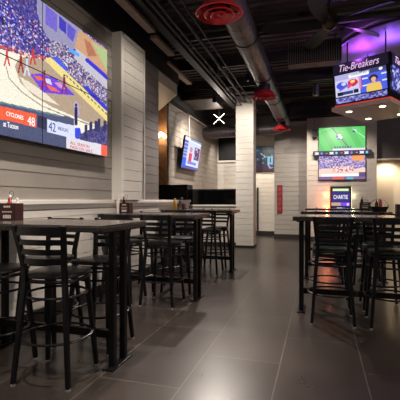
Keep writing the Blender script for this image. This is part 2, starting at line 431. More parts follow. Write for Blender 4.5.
for nm, cy, cx in rows:
    left = cx < 0
    for side in (-1, 1):
        for e in (0, 1):
            x = (-1.845 if e else -2.375) if left else (.134 if e else .695)
            s = s0 if first else dup(s0); first = False
            jit = random.uniform(-.012, .012)
            s.location = (x, cy+side*.325+jit, 0)
            s.rotation_euler = (0, 0, 0 if side < 0 else PI)
            endn = ('aisle end' if e else 'wall end') if left else ('aisle end' if e else 'right end')
            s['label'] = 'black ladder-back bar stool, %s side of the %s, %s' % ('camera' if side < 0 else 'far', nm, endn)
            s['group'] = 'ladder-back bar stools'
            if left and side < 0 and e and cy < 3: s.location.x += .022; s.location.y = cy-.315; s.rotation_euler.z = math.radians(6)
# ------------------------------------------------------------------ condiments
def caddy(loc, rz, label, w=.15, h=.15, d=.12):
    t = thing('condiment_caddy', label, 'caddy', loc, rz, 'condiment caddies')
    b = MB(); b.box(-w/2, w/2, -d/2, -d/2+.006, 0, h).box(-w/2, w/2, d/2-.006, d/2, 0, h).box(-w/2, -w/2+.006, -d/2, d/2, 0, h).box(w/2-.006, w/2, -d/2, d/2, 0, h).box(-w/2, w/2, -d/2, d/2, 0, .008)
    b.build('box', M['maroon'], t)
    p = MB(); y = -d/2-.001      # pale printed marks on the front
    for k, (zz, ww, hh) in enumerate(((h*.80, w*.42, h*.10), (h*.50, w*.62, h*.06), (h*.22, w*.5, h*.2))):
        xx = -ww/2
        while xx < ww/2:
            l = random.uniform(.008, .016); p.box(xx, min(xx+l, ww/2), y-.001, y+.0005, zz-hh/2, zz+hh/2); xx += l+.004
    p.build('printed_marks', M['ink_white'], t)
    MB().tube([(0, 0, .01), (0, 0, h+.05), (-.02, 0, h+.07), (-.02, 0, h+.095), (0, 0, h+.11), (.02, 0, h+.095), (.02, 0, h+.07), (0, 0, h+.05)], .0028, 6).build('carry_handle', M['wire'], t)
    return t
def bottle(name, loc, m, label, cat, h=.19, r=.026, capm=None, group=None):
    t = thing(name, label, cat, loc, 0, group)
    MB().lathe([(0, 0), (r, 0), (r, h*.62), (r*.85, h*.72), (r*.38, h*.82), (r*.36, h*.88), (0, h*.88)], n=18).build('bottle_body', m, t, smooth=True)
    MB().lathe([(0, h*.88), (r*.45, h*.88), (r*.42, h*.95), (r*.15, h), (0, h)], n=14).build('bottle_cap', capm or m, t, smooth=True)
    return t
caddy((-2.60, 2.86, ZT), .1, 'maroon printed condiment box on the nearest left table')
bottle('ketchup_bottle', (-2.635, 2.87, ZT+.01), M['red_p'], 'red ketchup bottle in the maroon box on the nearest left table', 'bottle')
bottle('cream_bottle', (-2.565, 2.89, ZT+.01), M['white_p'], 'white squeeze bottle in the maroon box on the nearest left table', 'bottle')
caddy((-2.55, 4.93, ZT), 0, 'dark condiment box on the middle left table', .14, .14)
bottle('cream_bottle', (-2.67, 4.93, ZT), M['white_p'], 'tall white bottle beside the dark box on the middle left table', 'bottle', .24, .03)
bottle('sauce_bottle', (-2.587, 4.93, ZT+.01), M['brown_p'], 'brown sauce bottle in the box on the middle left table', 'bottle', .22, .024, M['red_p'])
caddy((-2.50, 7.08, ZT), 0, 'small dark condiment box on the farthest left table', .13, .11)
bottle('mustard_bottle', (-2.62, 7.05, ZT), M['yellow_p'], 'yellow mustard bottle standing on the farthest left table', 'bottle', .21, .038, M['brass'])
bottle('sauce_bottle', (-2.53, 7.075, ZT+.01), M['brown_p'], 'brown sauce bottle in the box on the farthest left table', 'bottle', .2, .019)
# right-hand tables
def basket(loc, label):
    t = thing('wire_basket', label, 'basket', loc, 0)
    mb = MB().lathe([(0, 0), (.10, 0), (.135, .075), (.13, .075), (.096, .006), (0, .006)], n=24); mb.build('bowl', M['black'], t, smooth=True)
    mb = MB()
    for k in range(2):
        a = k*PI/2
        mb.tube([(.13*math.cos(a)*math.cos(q), .13*math.sin(a)*math.cos(q), .075+.12*math.sin(q)) for q in [PI*j/12 for j in range(13)]], .003, 6)
    mb.build('handle', M['wire'], t, smooth=True)
    return t
basket((.885, 6.60, ZT), 'black round basket with wire handle on the second right table')
bottle('sauce_bottle', (.85, 6.62, ZT+.008), M['brown_p'], 'brown sauce bottle at the left of the round black basket', 'bottle', .17, .026, M['red_p'])
bottle('ketchup_bottle', (.90, 6.57, ZT+.008), M['red_p'], 'red ketchup bottle in the middle of the round black basket', 'bottle', .2, .026, M['white_p'])
bottle('cream_bottle', (.925, 6.64, ZT+.008), M['white_p'], 'white squeeze bottle at the back of the round black basket', 'bottle', .19, .026)
caddy((.89, 8.62, ZT), 0, 'small dark condiment box on the rearmost right table', .20, .13)
bottle('sauce_bottle', (.835, 8.62, ZT+.01), M['brown_p'], 'dark sauce bottle in the box on the rearmost right table', 'bottle', .24, .028, M['red_p'])
bottle('cream_bottle', (.945, 8.62, ZT+.01), M['white_p'], 'pale bottle in the box on the rearmost right table', 'bottle', .21, .026)
caddy((.90, 4.86, ZT), 0, 'dark condiment box at the right end of the front right table', .15, .13)
# ================================================================== VIDEO WALL
VX = WX+.115
def toY(x, X): return -X/math.tan(-(math.atan((x-200)/F)-YAW)) * 1.0
def pix(X, Y, Z):
    Xc = X*CS + Y*SN; Zc = -X*SN + Y*CS
    return 200+F*Xc/Zc, 200-F*(Z-H)/Zc
def invz(x, y, X):
    Y = toY(x, X); Zc = -X*SN+Y*CS
    return Y, H+(200-y)*Zc/F
VY1, VZ0 = invz(107.3, 156.9, VX)[0], invz(107, 156.9, VX)[1]
VZ1 = invz(107.3, 48, VX)[1]
PH = (VZ1-VZ0)/2; PW = PH*16/9; VY0 = VY1-2*PW
def bball(X, Y):
    sh = X.shape; I = np.zeros(sh+(3,)); I[:] = (232, 227, 208)
    crowd = speckle(sh, [(60, 50, 120), (90, 80, 170), (40, 34, 80), (150, 140, 200), (200, 190, 215), (60, 60, 190), (170, 60, 60), (100, 90, 130)], [5, 5, 4, 3, 2, 3, 1, 3], 2)
    crowd2 = speckle(sh, [(90, 78, 120), (150, 140, 165), (205, 200, 215), (60, 50, 110), (110, 90, 150), (190, 120, 110)], [4, 5, 4, 3, 3, 1], 2)
    line = 46 + .35*X
    m = (Y < line); I[m] = crowd[m]
    pk = seg(X, Y, (0, 47), (60, 64), 2.2); pc = speckle(sh, [(196, 84, 80), (120, 60, 90), (70, 60, 130), (220, 200, 200)], [4, 2, 2, 2], 3); I[pk] = pc[pk]
    # dark stand, upper left
    m = inpoly(X, Y, [(8, -60), (42, -60), (42, 22), (20, 16), (8, 2)]); I[m] = I[m]*.45 + np.array((66, 62, 128))*.55
    # end wall and banners
    paint(I, inpoly(X, Y, [(38, -20), (62, -10), (84, 28), (72, 52), (52, 44), (43, 30), (37, 12)]), (146, 142, 176))
    paint(I, inpoly(X, Y, [(45, 4), (57, 14), (57, 32), (45, 24)]), (112, 98, 196))
    paint(I, inpoly(X, Y, [(59, 15), (66, 22), (66, 34), (59, 28)]), (66, 58, 176))
    paint(I, inpoly(X, Y, [(67, 22), (76, 30), (73, 42), (67, 36)]), (96, 86, 190))
    m = inpoly(X, Y, [(46, 50), (50, 40), (62, 42), (76, 54), (88, 66), (110, 90), (110, 118), (86, 96), (62, 70)]); I[m] = crowd2[m]
    # arena roof corner
    m = inpoly(X, Y, [(79, 29), (110, 52), (110, 80), (86, 60), (74, 48)]); I[m] = (196, 152, 118)
    paint(I, inpoly(X, Y, [(84, 38), (90, 42), (97, 56), (88, 56)]), (172, 112, 86))
    paint(I, inpoly(X, Y, [(92, 42), (110, 52), (110, 76), (104, 66)]), (170, 186, 132))
    m = inpoly(X, Y, [(76, 48), (86, 56), (110, 82), (110, 92), (92, 76), (74, 58)]); I[m] = (188, 184, 194)
    paint(I, seg(X, Y, (87, 60), (112, 82), 1.9), (56, 52, 205))
    paint(I, seg(X, Y, (70, 50), (78, 55), 1.6), (90, 160, 235))
    paint(I, seg(X, Y, (56, 60), (64, 70), 3), (70, 90, 225))
    paint(I, seg(X, Y, (86, 90), (112, 116), 3.2), (56, 60, 200))
    # yellow sideline and court
    paint(I, inpoly(X, Y, [(50, 57), (60, 66), (112, 116), (112, 128), (52, 70), (44, 60)]), (226, 208, 132))
    for k in range(12):
        a = 66+k*3.6; paint(I, seg(X, Y, (a, a*.93+14.2), (a+1.4, a*.93+16), .55), (96, 80, 110))
    court = inpoly(X, Y, [(15, 66), (18, 60), (26, 57), (38, 59), (46, 62), (56, 72), (112, 126), (112, 131), (80, 119), (52, 107), (34, 96), (20, 82)])
    paint(I, court, (172, 150, 128))
    paint(I, inpoly(X, Y, [(19, 76), (30, 82), (44, 92), (60, 106), (40, 98), (26, 88)]), (224, 214, 194))
    for a, b in (((6, 66), (9, 78)), ((9, 78), (22, 92)), ((22, 92), (42, 106)), ((42, 106), (66, 116)), ((66, 116), (96, 127))):
        paint(I, seg(X, Y, a, b, .45), (128, 116, 108))
    paint(I, inpoly(X, Y, [(30, 74), (42, 73), (56, 79), (64, 84), (75, 95), (60, 94), (43, 92), (36, 82)]), (104, 66, 208))
    paint(I, inpoly(X, Y, [(33, 75), (40, 76), (46, 80), (38, 80)]), (226, 96, 70))
    paint(I, inpoly(X, Y, [(46, 84), (54, 87), (60, 92), (50, 90)]), (232, 98, 74))
    paint(I, inpoly(X, Y, [(54, 82), (60, 82), (66, 89), (60, 88)]), (208, 140, 190))
    paint(I, inpoly(X, Y, [(44, 77), (50, 79), (52, 85), (46, 82)]), (206, 200, 220))
    # players
    for px, py, c in ((21, 57, (150, 40, 40)), (7, 50, (190, 60, 60)), (33, 50, (190, 50, 60)), (44, 74, (150, 40, 90)), (64, 78, (130, 40, 90)), (27, 60, (200, 205, 225))):
        paint(I, seg(X, Y, (px, py), (px, py+8), 1.1), c); paint(I, seg(X, Y, (px-1, py+8), (px-2.5, py+15), .8), c)
        paint(I, seg(X, Y, (px+1, py+8), (px+2.5, py+15), .8), c); paint(I, seg(X, Y, (px, py-2.4), (px, py-2), 1.0), (90, 60, 50))
    paint(I, seg(X, Y, (76, 104), (77, 114), 2.6), (178, 160, 190))
    paint(I, seg(X, Y, (76, 108), (76, 124), 1.5), (34, 36, 86)); paint(I, seg(X, Y, (76, 104.5), (76, 105), 1.2), (40, 36, 50))
    paint(I, inpoly(X, Y, [(74, 128), (80, 128), (82, 138), (76, 140), (74, 134)]), (50, 70, 215))
    bench = inpoly(X, Y, [(78, 136), (86, 131), (96, 128), (108, 124), (108, 146), (94, 144), (80, 140)])
    bb = speckle(sh, [(70, 66, 120), (40, 38, 84), (110, 100, 150), (60, 60, 160)], [4, 4, 2, 2], 2); I[bench] = bb[bench]
    for px, py in ((86, 126), (91, 123), (96, 122), (99, 120), (105, 122)):
        paint(I, seg(X, Y, (px, py), (px, py+8), 1.5), (52, 48, 92))
    # score banner
    sl = .245
    paint(I, inpoly(X, Y, [(-40, 93), (0, 102), (58, 114.5), (74, 118), (74, 140), (108, 147), (108, 160), (-40, 135)]) & (Y > 102+.223*X), (74, 80, 112))
    paint(I, seg(X, Y, (-30, 95.5), (60, 116), .9), (100, 122, 130))
    paint(I, inpoly(X, Y, [(-40, 96.6), (0, 106), (36.5, 114.5), (36.8, 128), (0, 119.4), (-40, 110)]), (232, 92, 56))
    paint(I, inpoly(X, Y, [(38, 115.5), (46, 117.4), (46, 130), (38, 128)]), (44, 46, 74))
    paint(I, inpoly(X, Y, [(47, 119.5), (75, 126), (75, 139), (47, 132.4)]), (206, 212, 236))
    paint(I, inpoly(X, Y, [(66, 137), (101, 144.6), (101, 158), (66, 149)]), (214, 210, 218))
    paint(I, inpoly(X, Y, [(101, 144.6), (109, 146.4), (109, 160), (101, 158)]), (236, 92, 70))
    I += RS.normal(0, 7, sh+(1,))
    return I
vw = thing('video_wall', 'large four-panel video wall showing a basketball game on the left wall', 'television', (WX, (VY0+VY1)/2, VZ0))
Lx, Ly, Lz = WX, (VY0+VY1)/2, VZ0
def vwl(ob): 
    ob.location = (-Lx, -Ly, -Lz); return ob
for i in range(2):
    for j in range(2):
        y0 = VY0+i*PW; z0 = VZ0+j*PH
        p = vwl(MB().box(WX+.035, VX-.002, y0+.002, y0+PW-.002, z0+.002, z0+PH-.002).build('display_panel', M['frame'], vw))
        def fn(U, V, y0=y0, z0=z0):
            x, y = pix(VX, y0+U*PW, z0+V*PH); return bball(x, y)
        e = .005
        s = screen('screen', (VX+.001, y0+e, z0+e), (0, PW-2*e, 0), (0, 0, PH-2*e), 150, 96, fn, p, 1.0)
vwl(MB().box(WX+.001, WX+.034, VY0+.2, VY1-.2, VZ0+.2, VZ1-.2).build('mounting_frame', M['black'], vw))
def tvtext(txt, x, y, x2, size, m, name):
    Y1, z1 = invz(x, y, VX); Y2, _ = invz(x2, y, VX)
    o = text_mesh(txt, size, m, name, vw, (VX+.003, Y1, z1), (0, 1, 0), (0, 0, 1), fit=Y2-Y1, extrude=.0008); vwl(o)
tvtext('48', 27.2, 124.6, 34.6, .12, M['e_wtext'], 'score_digits')
tvtext('42', 48.4, 130.4, 55.4, .135, M['e_btext'], 'score_digits')
tvtext('CYCLONES', 6, 115.4, 23, .055, M['e_wtext'], 'team_lettering')
tvtext('at Tucson', 3, 126.2, 18, .07, M['e_wtext'], 'caption_lettering')
tvtext('WILDCATS', 57.5, 129.6, 68, .05, M['e_btext'], 'team_lettering')
tvtext('ALL SEASON', 70, 144.0, 89, .05, M['e_rtext'], 'caption_lettering')
tvtext('PASS ON SALE', 70, 148.2, 92, .05, M['e_rtext'], 'caption_lettering')
# ================================================================== OTHER SCREENS
def football(U, V):
    I = np.zeros(U.shape+(3,)); I[:] = (92, 200, 104)
    s = ((U*7+V*2.0) % 2 < 1); I[s] = (84, 186, 96)
    paint(I, seg(U, V, (.28, 1.0), (.66, .1), .012), (70, 96, 110)); paint(I, seg(U, V, (.74, .9), (1, .5), .008), (190, 240, 200))
    paint(I, seg(U, V, (0, .86), (.3, 1), .006), (190, 240, 200))
    for c, r, k in (((.42, .62), .05, (70, 70, 160)), ((.47, .56), .05, (220, 224, 240)), ((.45, .66), .04, (230, 230, 240)), ((.76, .8), .03, (60, 70, 150)), ((.79, .84), .025, (220, 225, 240)), ((.44, .5), .03, (60, 80, 150)), ((.52, .48), .015, (40, 60, 90))):
        paint(I, ((U-c[0])**2*1.8+(V-c[1])**2*1.0) < r*r*1.7, k)
    m = (V < .1) & (U > .3); I[m] = (222, 210, 230)
    for k in range(7):
        paint(I, (abs(U-(.36+.055*k)) < .017) & (abs(V-.15) < .04), (66, 86, 120))
    return I
def game2(U, V):
    sh = U.shape
    I = speckle(sh, [(120, 110, 190), (180, 160, 200), (80, 70, 140), (210, 190, 210), (150, 120, 160)], [4, 4, 3, 3, 3], 2)
    m = V < .44+.05*np.sin(U*8); I[m] = (228, 202, 190)
    m = (V < .55) & (V > .3) & (U > .3) & (U < .75); sp = speckle(sh, [(230, 180, 170), (200, 130, 130), (235, 220, 220), (160, 120, 150)], [4, 2, 3, 2], 3); I[m] = sp[m]
    m = (V < .24) & (U > .05) & (U < .9); I[m] = (242, 236, 240)
    paint(I, (V > .78) & (U > .72) & (U < .97), (226, 150, 90))
    paint(I, (V < .13), (120, 96, 140)); paint(I, (V < .11) & (U > .3) & (U < .55), (214, 96, 86))
    paint(I, (V < .3) & (V > .12) & (U > .86), (90, 70, 120))
    paint(I, (V < .1) & (U > .6) & (U < .75), (90, 170, 200))
    return I
def ticker(U, V):
    I = np.zeros(U.shape+(3,)); I[:] = (34, 32, 58)
    for k, c in enumerate([(226, 220, 240), (110, 120, 225), (220, 110, 150), (225, 220, 235), (120, 200, 220), (206, 96, 110), (225, 225, 240), (130, 110, 215), (230, 150, 140), (220, 220, 240), (120, 200, 225)]):
        x = .06+k*.086
        paint(I, (abs(U-x)+.12*abs(V-.5)*((k % 3)-.5) < .026) & (abs(V-.5) < .27), c)
    return I
def tilttv(U, V):
    I = np.zeros(U.shape+(3,)); I[:] = (206, 214, 240)
    paint(I, U < .2, (88, 92, 190)); m = (U < .2) & ((V*9 % 1) < .4); I[m] = (170, 178, 230)
    paint(I, (V < .3) & (U < .22), (40, 96, 228)); paint(I, (V > .88), (236, 238, 246)); paint(I, (V > .93) & (U > .3), (150, 160, 200))
    paint(I, (abs(U-.42) < .09) & (V > .2) & (V < .52), (214, 62, 80)); paint(I, ((U-.42)**2+(V-.64)**2*.6) < .006, (196, 140, 150))
    m = (abs(U-.8) < .17) & (abs(V-.55) < .22); sp = speckle(U.shape, [(50, 40, 90), (150, 60, 90), (90, 80, 150), (200, 190, 220)], [4, 2, 2, 1], 3); I[m] = sp[m]
    paint(I, (V < .24) & (V > .17) & (U > .3) & (U < .85), (110, 130, 210)); paint(I, (V < .1) & (U > .1), (70, 66, 160))
    return I
def fartv(U, V):
    sh = U.shape
    I = speckle(sh, [(14, 20, 40), (24, 44, 80), (10, 16, 26), (60, 110, 140), (70, 30, 50)], [6, 4, 6, 1, 1], 3)
    m = V > .72; I[m] = I[m]*.6+np.array((30, 60, 60))*.5
    paint(I, V < .2, (52, 22, 40))
    paint(I, seg(U, V, (.55, .75), (.72, .55), .01), (150, 190, 210)); paint(I, seg(U, V, (.6, .5), (.72, .62), .012), (110, 170, 200))
    m = (abs(U-.83) < .075) & (V > .28) & (V < .6); I[m] = (110, 176, 200)
    paint(I, (abs(U-.835) < .02) & (V > .35) & (V < .55), (20, 30, 60)); paint(I, seg(U, V, (.76, .3), (.82, .12), .02), (170, 160, 210)); paint(I, seg(U, V, (.82, .12), (.9, .14), .02), (150, 150, 200))
    return I
def cubescr(U, V):
    I = np.zeros(U.shape+(3,)); I[:] = (104, 112, 190)
    paint(I, V > .82, (120, 126, 170)); paint(I, U < .5, (168, 166, 210))
    m = (U < .48) & (V > .28) & (V < .74); I[m] = (198, 196, 230)
    paint(I, ((U-.14)**2*2.2+(V-.5)**2) < .028, (62, 78, 196)); paint(I, ((U-.18)**2*2.2+(V-.56)**2) < .006, (190, 200, 240))
    paint(I, ((U-.36)**2*2.4+(V-.54)**2) < .026, (190, 40, 80)); paint(I, ((U-.36)**2*2.4+(V-.6)**2) < .005, (240, 200, 110))
    paint(I, seg(U, V, (.1, .3), (.25, .45), .03), (80, 96, 220)); paint(I, seg(U, V, (.27, .35), (.33, .5), .03), (220, 70, 110))
    paint(I, (U < .5) & (V < .26), (196, 200, 226)); paint(I, (abs(U-.1) < .06) & (abs(V-.13) < .08), (24, 24, 44)); paint(I, (abs(U-.42) < .045) & (abs(V-.15) < .08), (24, 24, 44))
    paint(I, (abs(U-.26) < .1) & (abs(V-.14) < .07), (52, 58, 120))
    paint(I, (U > .5), (74, 92, 214)); paint(I, (U > .5) & (V > .8), (60, 66, 110)); paint(I, (abs(U-.51) < .018) & (V < .8) & (V > .2), (230, 120, 130))
    for (u, v) in ((.6, .62), (.95, .68), (.6, .3), (.97, .38)): paint(I, (abs(U-u) < .05) & (abs(V-v) < .03), (206, 214, 245))
    hx = .76
    paint(I, ((U-hx)**2*3.4+(V-.56)**2) < .023, (44, 34, 40)); paint(I, ((U-hx)**2*4.2+(V-.51)**2) < .009, (214, 168, 150))
    paint(I, (np.abs(U-hx) < .14-.12*np.clip(V-.16, 0, 1)) & (V < .36), (222, 186, 96)); paint(I, (abs(U-hx) < .035) & (V > .33) & (V < .42), (206, 160, 140))
    paint(I, ((np.abs(U-.48) < .2) & (np.abs(V-.84) < .07)), (232, 236, 244))
    paint(I, ((U-.9)**2*3+(V-.9)**2) < .004, (226, 228, 240))
    return I
def cubestrip(U, V):
    return speckle(U.shape, [(90, 90, 170), (130, 130, 200), (60, 56, 120), (170, 166, 210)], [3, 3, 3, 1], 2)
def jukescr(U, V):
    I = np.zeros(U.shape+(3,)); I[:] = (44, 36, 110)
    paint(I, V > .86, (30, 34, 30)); paint(I, (V > .88) & (V < .97) & (abs(U-.5) < .42), (206, 222, 170))
    m = (V > .3) & (V < .42); I[m] = (110, 66, 220); paint(I, (V > .3) & (V < .42) & (U < .5), (180, 150, 120))
    paint(I, (V < .28), (22, 22, 40)); paint(I, (abs(V-.2) < .03) & (abs(U-.5) < .2), (200, 200, 225)); paint(I, ((U-.88)**2+(V-.36)**2*1.4) < .004, (236, 180, 240))
    paint(I, (abs(V-.14) < .02) & (abs(U-.5) < .4), (80, 80, 120))
    return I
def tv(label, o, du, dv, fn, nx, ny, depth=.06, bez=.018, bright=1.0, name='television', extra=None, group=None):
    """o = lower-left of the picture as seen from the front; du right, dv up."""
    o, du, dv = Vector(o), Vector(du), Vector(dv); nn = du.cross(dv).normalized()
    base = o - nn*depth
    t = thing(name, label, 'television' if name == 'television' else 'display', base, 0, group)
    u1, v1 = du.normalized()*bez, dv.normalized()*bez
    bx = MB().slab(o-u1-v1-nn*depth-base, du+2*u1, dv+2*v1, nn*(depth-.002)).build('casing', M['frame'], t, bevel=.004)
    s = screen('screen', o-base, du, dv, nx, ny, fn, t, bright)
    return t
# stacked screens on the back wall (60 inch each)
SY = 12.438
tv('upper of the stacked screens on the back wall, showing green football field', (-.005, SY, 2.735), (1.30, 0, 0), (0, 0, .70), football, 96, 54)
tv('lower of the stacked screens on the back wall, showing basketball game', (-.005, SY, 1.88), (1.30, 0, 0), (0, 0, .70), game2, 96, 54)
tk = tv('long narrow scrolling score display between the two stacked screens', (-.16, 12.35, 2.60), (1.62, 0, 0), (0, 0, .12), ticker, 120, 10, depth=.07, bez=.012, name='ticker_display')
MB().box(.78, .84, .0, .079, .03, .09).build('wall_bracket', M['black'], tk)
for p in bpy.data.objects:
    pass
# far television behind the column
tv('dark screened television on the cream back wall beside the column', (-2.70, 14.138, 2.30), (1.26, 0, 0), (0, 0, .86), fartv, 60, 40)
MB().box(.4, .8, .055, .085, .3, .6).build('wall_mount', M['black'], bpy.data.objects['television.002'])
# tilted television on the alcove wall
th = math.radians(9)
o = Vector((TX+.16, 9.72, 2.13)); du = Vector((0, 1.42, 0)); dv = Vector((math.sin(th), 0, math.cos(th)))*.82
t = tv('tilted white and blue television hung on the alcove wall by a pipe', o, du, dv, tilttv, 70, 44, depth=.05)
MB().box(-.02, .06, .1, .5, .3, .5).build('wall_mount', M['black'], t).location = (-.12+.05, .3, 0)
pp = MB().tube([(.17, .30, .80), (.17, .30, 1.30), (.15, .36, 1.42), (.06, .5, 1.50), (-.0, .9, 1.52), (-.0, 2.6, 1.52)], .016, 8)
pp.build('hanging_pipe', M['white_pipe'], t, smooth=True)
# speaker beside the stacked screens
t = thing('wall_speaker', 'small black speaker at the upper left of the stacked screens', 'speaker', (-.12, 12.5, 3.15))
MB().box(-.07, .07, -.16, -.04, 0, .24, bev=.012).build('cabinet', M['black'], t)
MB().box(-.015, .015, -.045, 0, .09, .15).tube([(0, -.05, .24), (0, -.05, .5), (0, -.02, .58)], .006, 6).build('bracket', M['black'], t)
# jukebox
t = thing('jukebox', 'wall jukebox with purple screen and orange glow under the stacked screens', 'jukebox', (.61, 12.5, .75))
MB().box(-.30, .30, -.16, -.03, 0, .93, bev=.02).build('cabinet', M['frame'], t)
screen('screen', (-.26, -.163, .12), (.52, 0, 0), (0, 0, .76), 40, 56, jukescr, t, 1.1)
text_mesh('CHARTIE', .17, M['e_wtext'], 'title_lettering', t, (-.2, -.165, .55), (1, 0, 0), (0, 0, 1), fit=.40, extrude=.001)
MB().box(-.315, -.295, -.028, -.004, .02, .91).build('orange_light_strip', M['e_orange'], t)
MB().box(.295, .315, -.028, -.004, .02, .91).build('green_light_strip', M['e_green'], t)
# red sign
t = thing('wall_sign', 'narrow vertical red sign on the grey back wall', 'sign', (-1.22, 13.1, .84))
MB().box(-.085, .085, -.03, 0, 0, .92, bev=.006).build('board', M['sign_red'], t)
mk = MB()
for k in range(5):
    z = .78-k*.16
    mk.tube([(.035*math.cos(a), -.033, z+.04*math.sin(a)) for a in [2*PI*j/12 for j in range(9 if k % 2 else 12)]], .006, 5)
mk.build('painted_marks', M['ink_pink'], t)
# dark framed vent on the back wall of the alcove
t = thing('wall_vent', 'dark square vent with pale frame at the top of the alcove back wall', 'vent', (-3.22, BY, 2.72))
MB().box(-.33, .33, -.05, 0, 0, .84).build('grille', M['black'], t)
MB().box(-.36, .36, -.06, 0, -.07, 0).box(.33, .37, -.06, 0, -.07, .84).build('frame', M['cream_trim'], t)
# black cabinet and glass screens behind the low walls
t = thing('server_cabinet', 'black cabinet behind the end of the low left wall', 'cabinet', (-3.2, 8.6, 0))
MB().box(-.37, .34, -.1, .3, 0, 1.62, bev=.008).build('carcass', M['glass'], t)
MB().box(-.35, -.02, -.115, -.1, .05, 1.58).build('door', M['black'], t)
MB().box(-.01, .32, -.115, -.1, .05, 1.58).build('door', M['black'], t)
t = thing('glass_screen', 'long black glass screen standing on the cream cross wall left of the column', 'screen', (-2.86, 10.5, 1.14))
MB().box(-.72, .72, -.012, .012, .0, .43).build('glass_panel', M['glass'], t)
MB().box(-.735, .73, -.018, .018, .40, .425).box(-.735, -.715, -.018, .018, 0, .42).box(.71, .73, -.018, .018, 0, .42).build('frame', M['black'], t)
# sconce on wood
t = thing('wall_sconce', 'glowing cluster sconce on the wooden corner post', 'wall lamp', (-3.72, TY0-.02, 2.86))
MB().lathe([(0, 0), (.05, 0), (.05, .02), (0, .02)], n=16).build('backplate', M['brass'], t).rotation_euler = (PI/2, 0, 0)
for dx, dz in ((-.08, 0), (.05, .01), (-.01, .04), (.09, -.03)):
    MB().lathe([(0, -.05), (.035, -.04), (.05, 0), (.035, .04), (0, .05)], (dx, -.07, dz), 14).build('bulb', M['e_bulb'], t, smooth=True)
# X-shaped lamp
t = thing('starburst_lamp', 'white cross-shaped tube lamp hanging left of the column', 'ceiling lamp', (-2.72, 10.9, 3.58))
for a in (42, -42, ):
    c, s = math.cos(math.radians(a)), math.sin(math.radians(a))
    MB().tube([(-.2*c, 0, -.2*s), (.2*c, 0, .2*s)], .005, 8).build('light_tube', M['e_white'], t)
MB().tube([(0, .02, 0), (0, .02, .48)], .01, 8).build('stem', M['black'], t)
MB().lathe([(0, -.03), (.03, -.02), (.03, .02), (0, .03)], n=12).build('hub', M['brass'], t)
# ================================================================== DUCTWORK
t = thing('spiral_duct', 'long round spiral duct running along the ceiling', 'duct', (-1.0, 5, 3.60))
R = .178
MB().tube([(0, -8.5, 0), (0, 6.9, 0), (0, 7.1, -.02), (-.04, 7.24, -.05), (-.12, 7.33, -.1), (-.3, 7.36, -.14), (-2.58, 7.36, -.16)], R, 28).build('main_run', M['duct'], t, smooth=True)
y = -8.2
while y < 6.9:
    MB().tube([(0, y-.035, 0), (0, y+.035, 0)], R+.012, 28).build('duct_band', M['duct_dark'], t, smooth=True); y += 1.75
mb = MB(); y = -8.4
while y < 6.9:
    mb.tube([((R+.001)*math.cos(a), y+.14*a/(2*PI), (R+.001)*math.sin(a)) for a in [2*PI*j/20 for j in range(21)]], .0035, 4); y += .14
mb.build('spiral_seam', M['duct'], t)
mb = MB(); x = -.4
while x > -2.5:
    mb.tube([(x, 7.36+(R+.001)*math.cos(a), -.15+(R+.001)*math.sin(a)) for a in [2*PI*j/20 for j in range(21)]], .004, 4); x -= .13
mb.build('spiral_seam', M['duct_dark'], t)
MB().box(-.01, .01, -3.0, -2.97, R, .34).box(-.01, .01, 1.0, 1.03, R, .34).box(-.01, .01, 4.5, 4.53, R, .34).build('hanger_strap', M['black'], t)
def diffuser(y, label):
    t = thing('ceiling_diffuser', label, 'air diffuser', (-1.0, y, 3.22), 0, 'red round air diffusers')
    MB().lathe([(.10, .26), (.115, .26), (.115, .06), (.10, .06)], n=28).build('neck', M['beam'], t, smooth=True)
    MB().lathe([(.115, .125), (.16, .105), (.235, .02), (.250, .0), (.242, -.008), (.226, .014), (.15, .092), (.112, .11)], n=40).build('outer_cone', M['red'], t, smooth=True)
    MB().lathe([(.085, .06), (.15, .005), (.163, -.012), (.153, -.016), (.085, .045)], n=36).build('middle_cone', M['red'], t, smooth=True)
    MB().lathe([(.035, .03), (.085, -.012), (.095, -.024), (.086, -.028), (.035, .015)], n=32).build('inner_cone', M['red'], t, smooth=True)
    MB().lathe([(0, -.028), (.02, -.024), (.034, -.008), (.03, .01), (0, .02)], n=20).build('centre_button', M['red'], t, smooth=True)
    sp = MB()
    for k in range(4):
        a = k*PI/2+.4; sp.tube([(.02*math.cos(a), .02*math.sin(a), .01), (.2*math.cos(a), .2*math.sin(a), .03)], .006, 5)
    sp.build('spokes', M['red_dark'], t)
diffuser(4.02, 'large red round diffuser under the duct at the top of the photo')
diffuser(7.54, 'middle red round diffuser under the duct, beside the column top')
diffuser(11.19, 'farthest and smallest red round diffuser under the duct end')
# conduits along the ceiling
cl = ['first', 'second', 'third', 'fourth']
for k, (x, z, r) in enumerate(((-2.12, 3.86, .024), (-1.98, 3.80, .018), (-1.86, 3.88, .03), (-1.70, 3.84, .014))):
    o = MB().tube([(x, -3.8, z), (x, 11.8, z)], r, 8).build('conduit_pipe', M['conduit'], None, smooth=True)
    tag(o, 'dark ceiling conduit left of the duct, %s from the left wall' % cl[k], 'conduit', 'ceiling conduits')
for k, (y, z, w) in enumerate(((4.35, 3.98, 'nearest'), (6.1, 3.98, 'middle'), (10.1, 3.98, 'farthest'))):
    o = MB().tube([(-2.3, y, z), (5.6, y, z)], .026, 8).build('sprinkler_pipe', M['conduit'], None, smooth=True)
    tag(o, 'dark sprinkler pipe crossing the ceiling from side to side, %s of three' % w, 'pipe', 'cross pipes')
# ribbed heater / grille
t = thing('ribbed_grille', 'black ribbed air grille hanging left of the scoreboard', 'air grille', (-.07, 6.3, 3.40))
MB().box(-.40, .40, .06, .3, 0, .34).build('housing', M['beam'], t)
mb = MB(); x = -.395
while x < .39: mb.box(x, x+.012, 0, .06, .01, .33); x += .034
mb.build('ribs', M['duct'], t)
for x in (-.3, .3): MB().tube([(x, .2, .34), (x, .2, .93)], .008, 6).build('hanger_rod', M['black'], t)
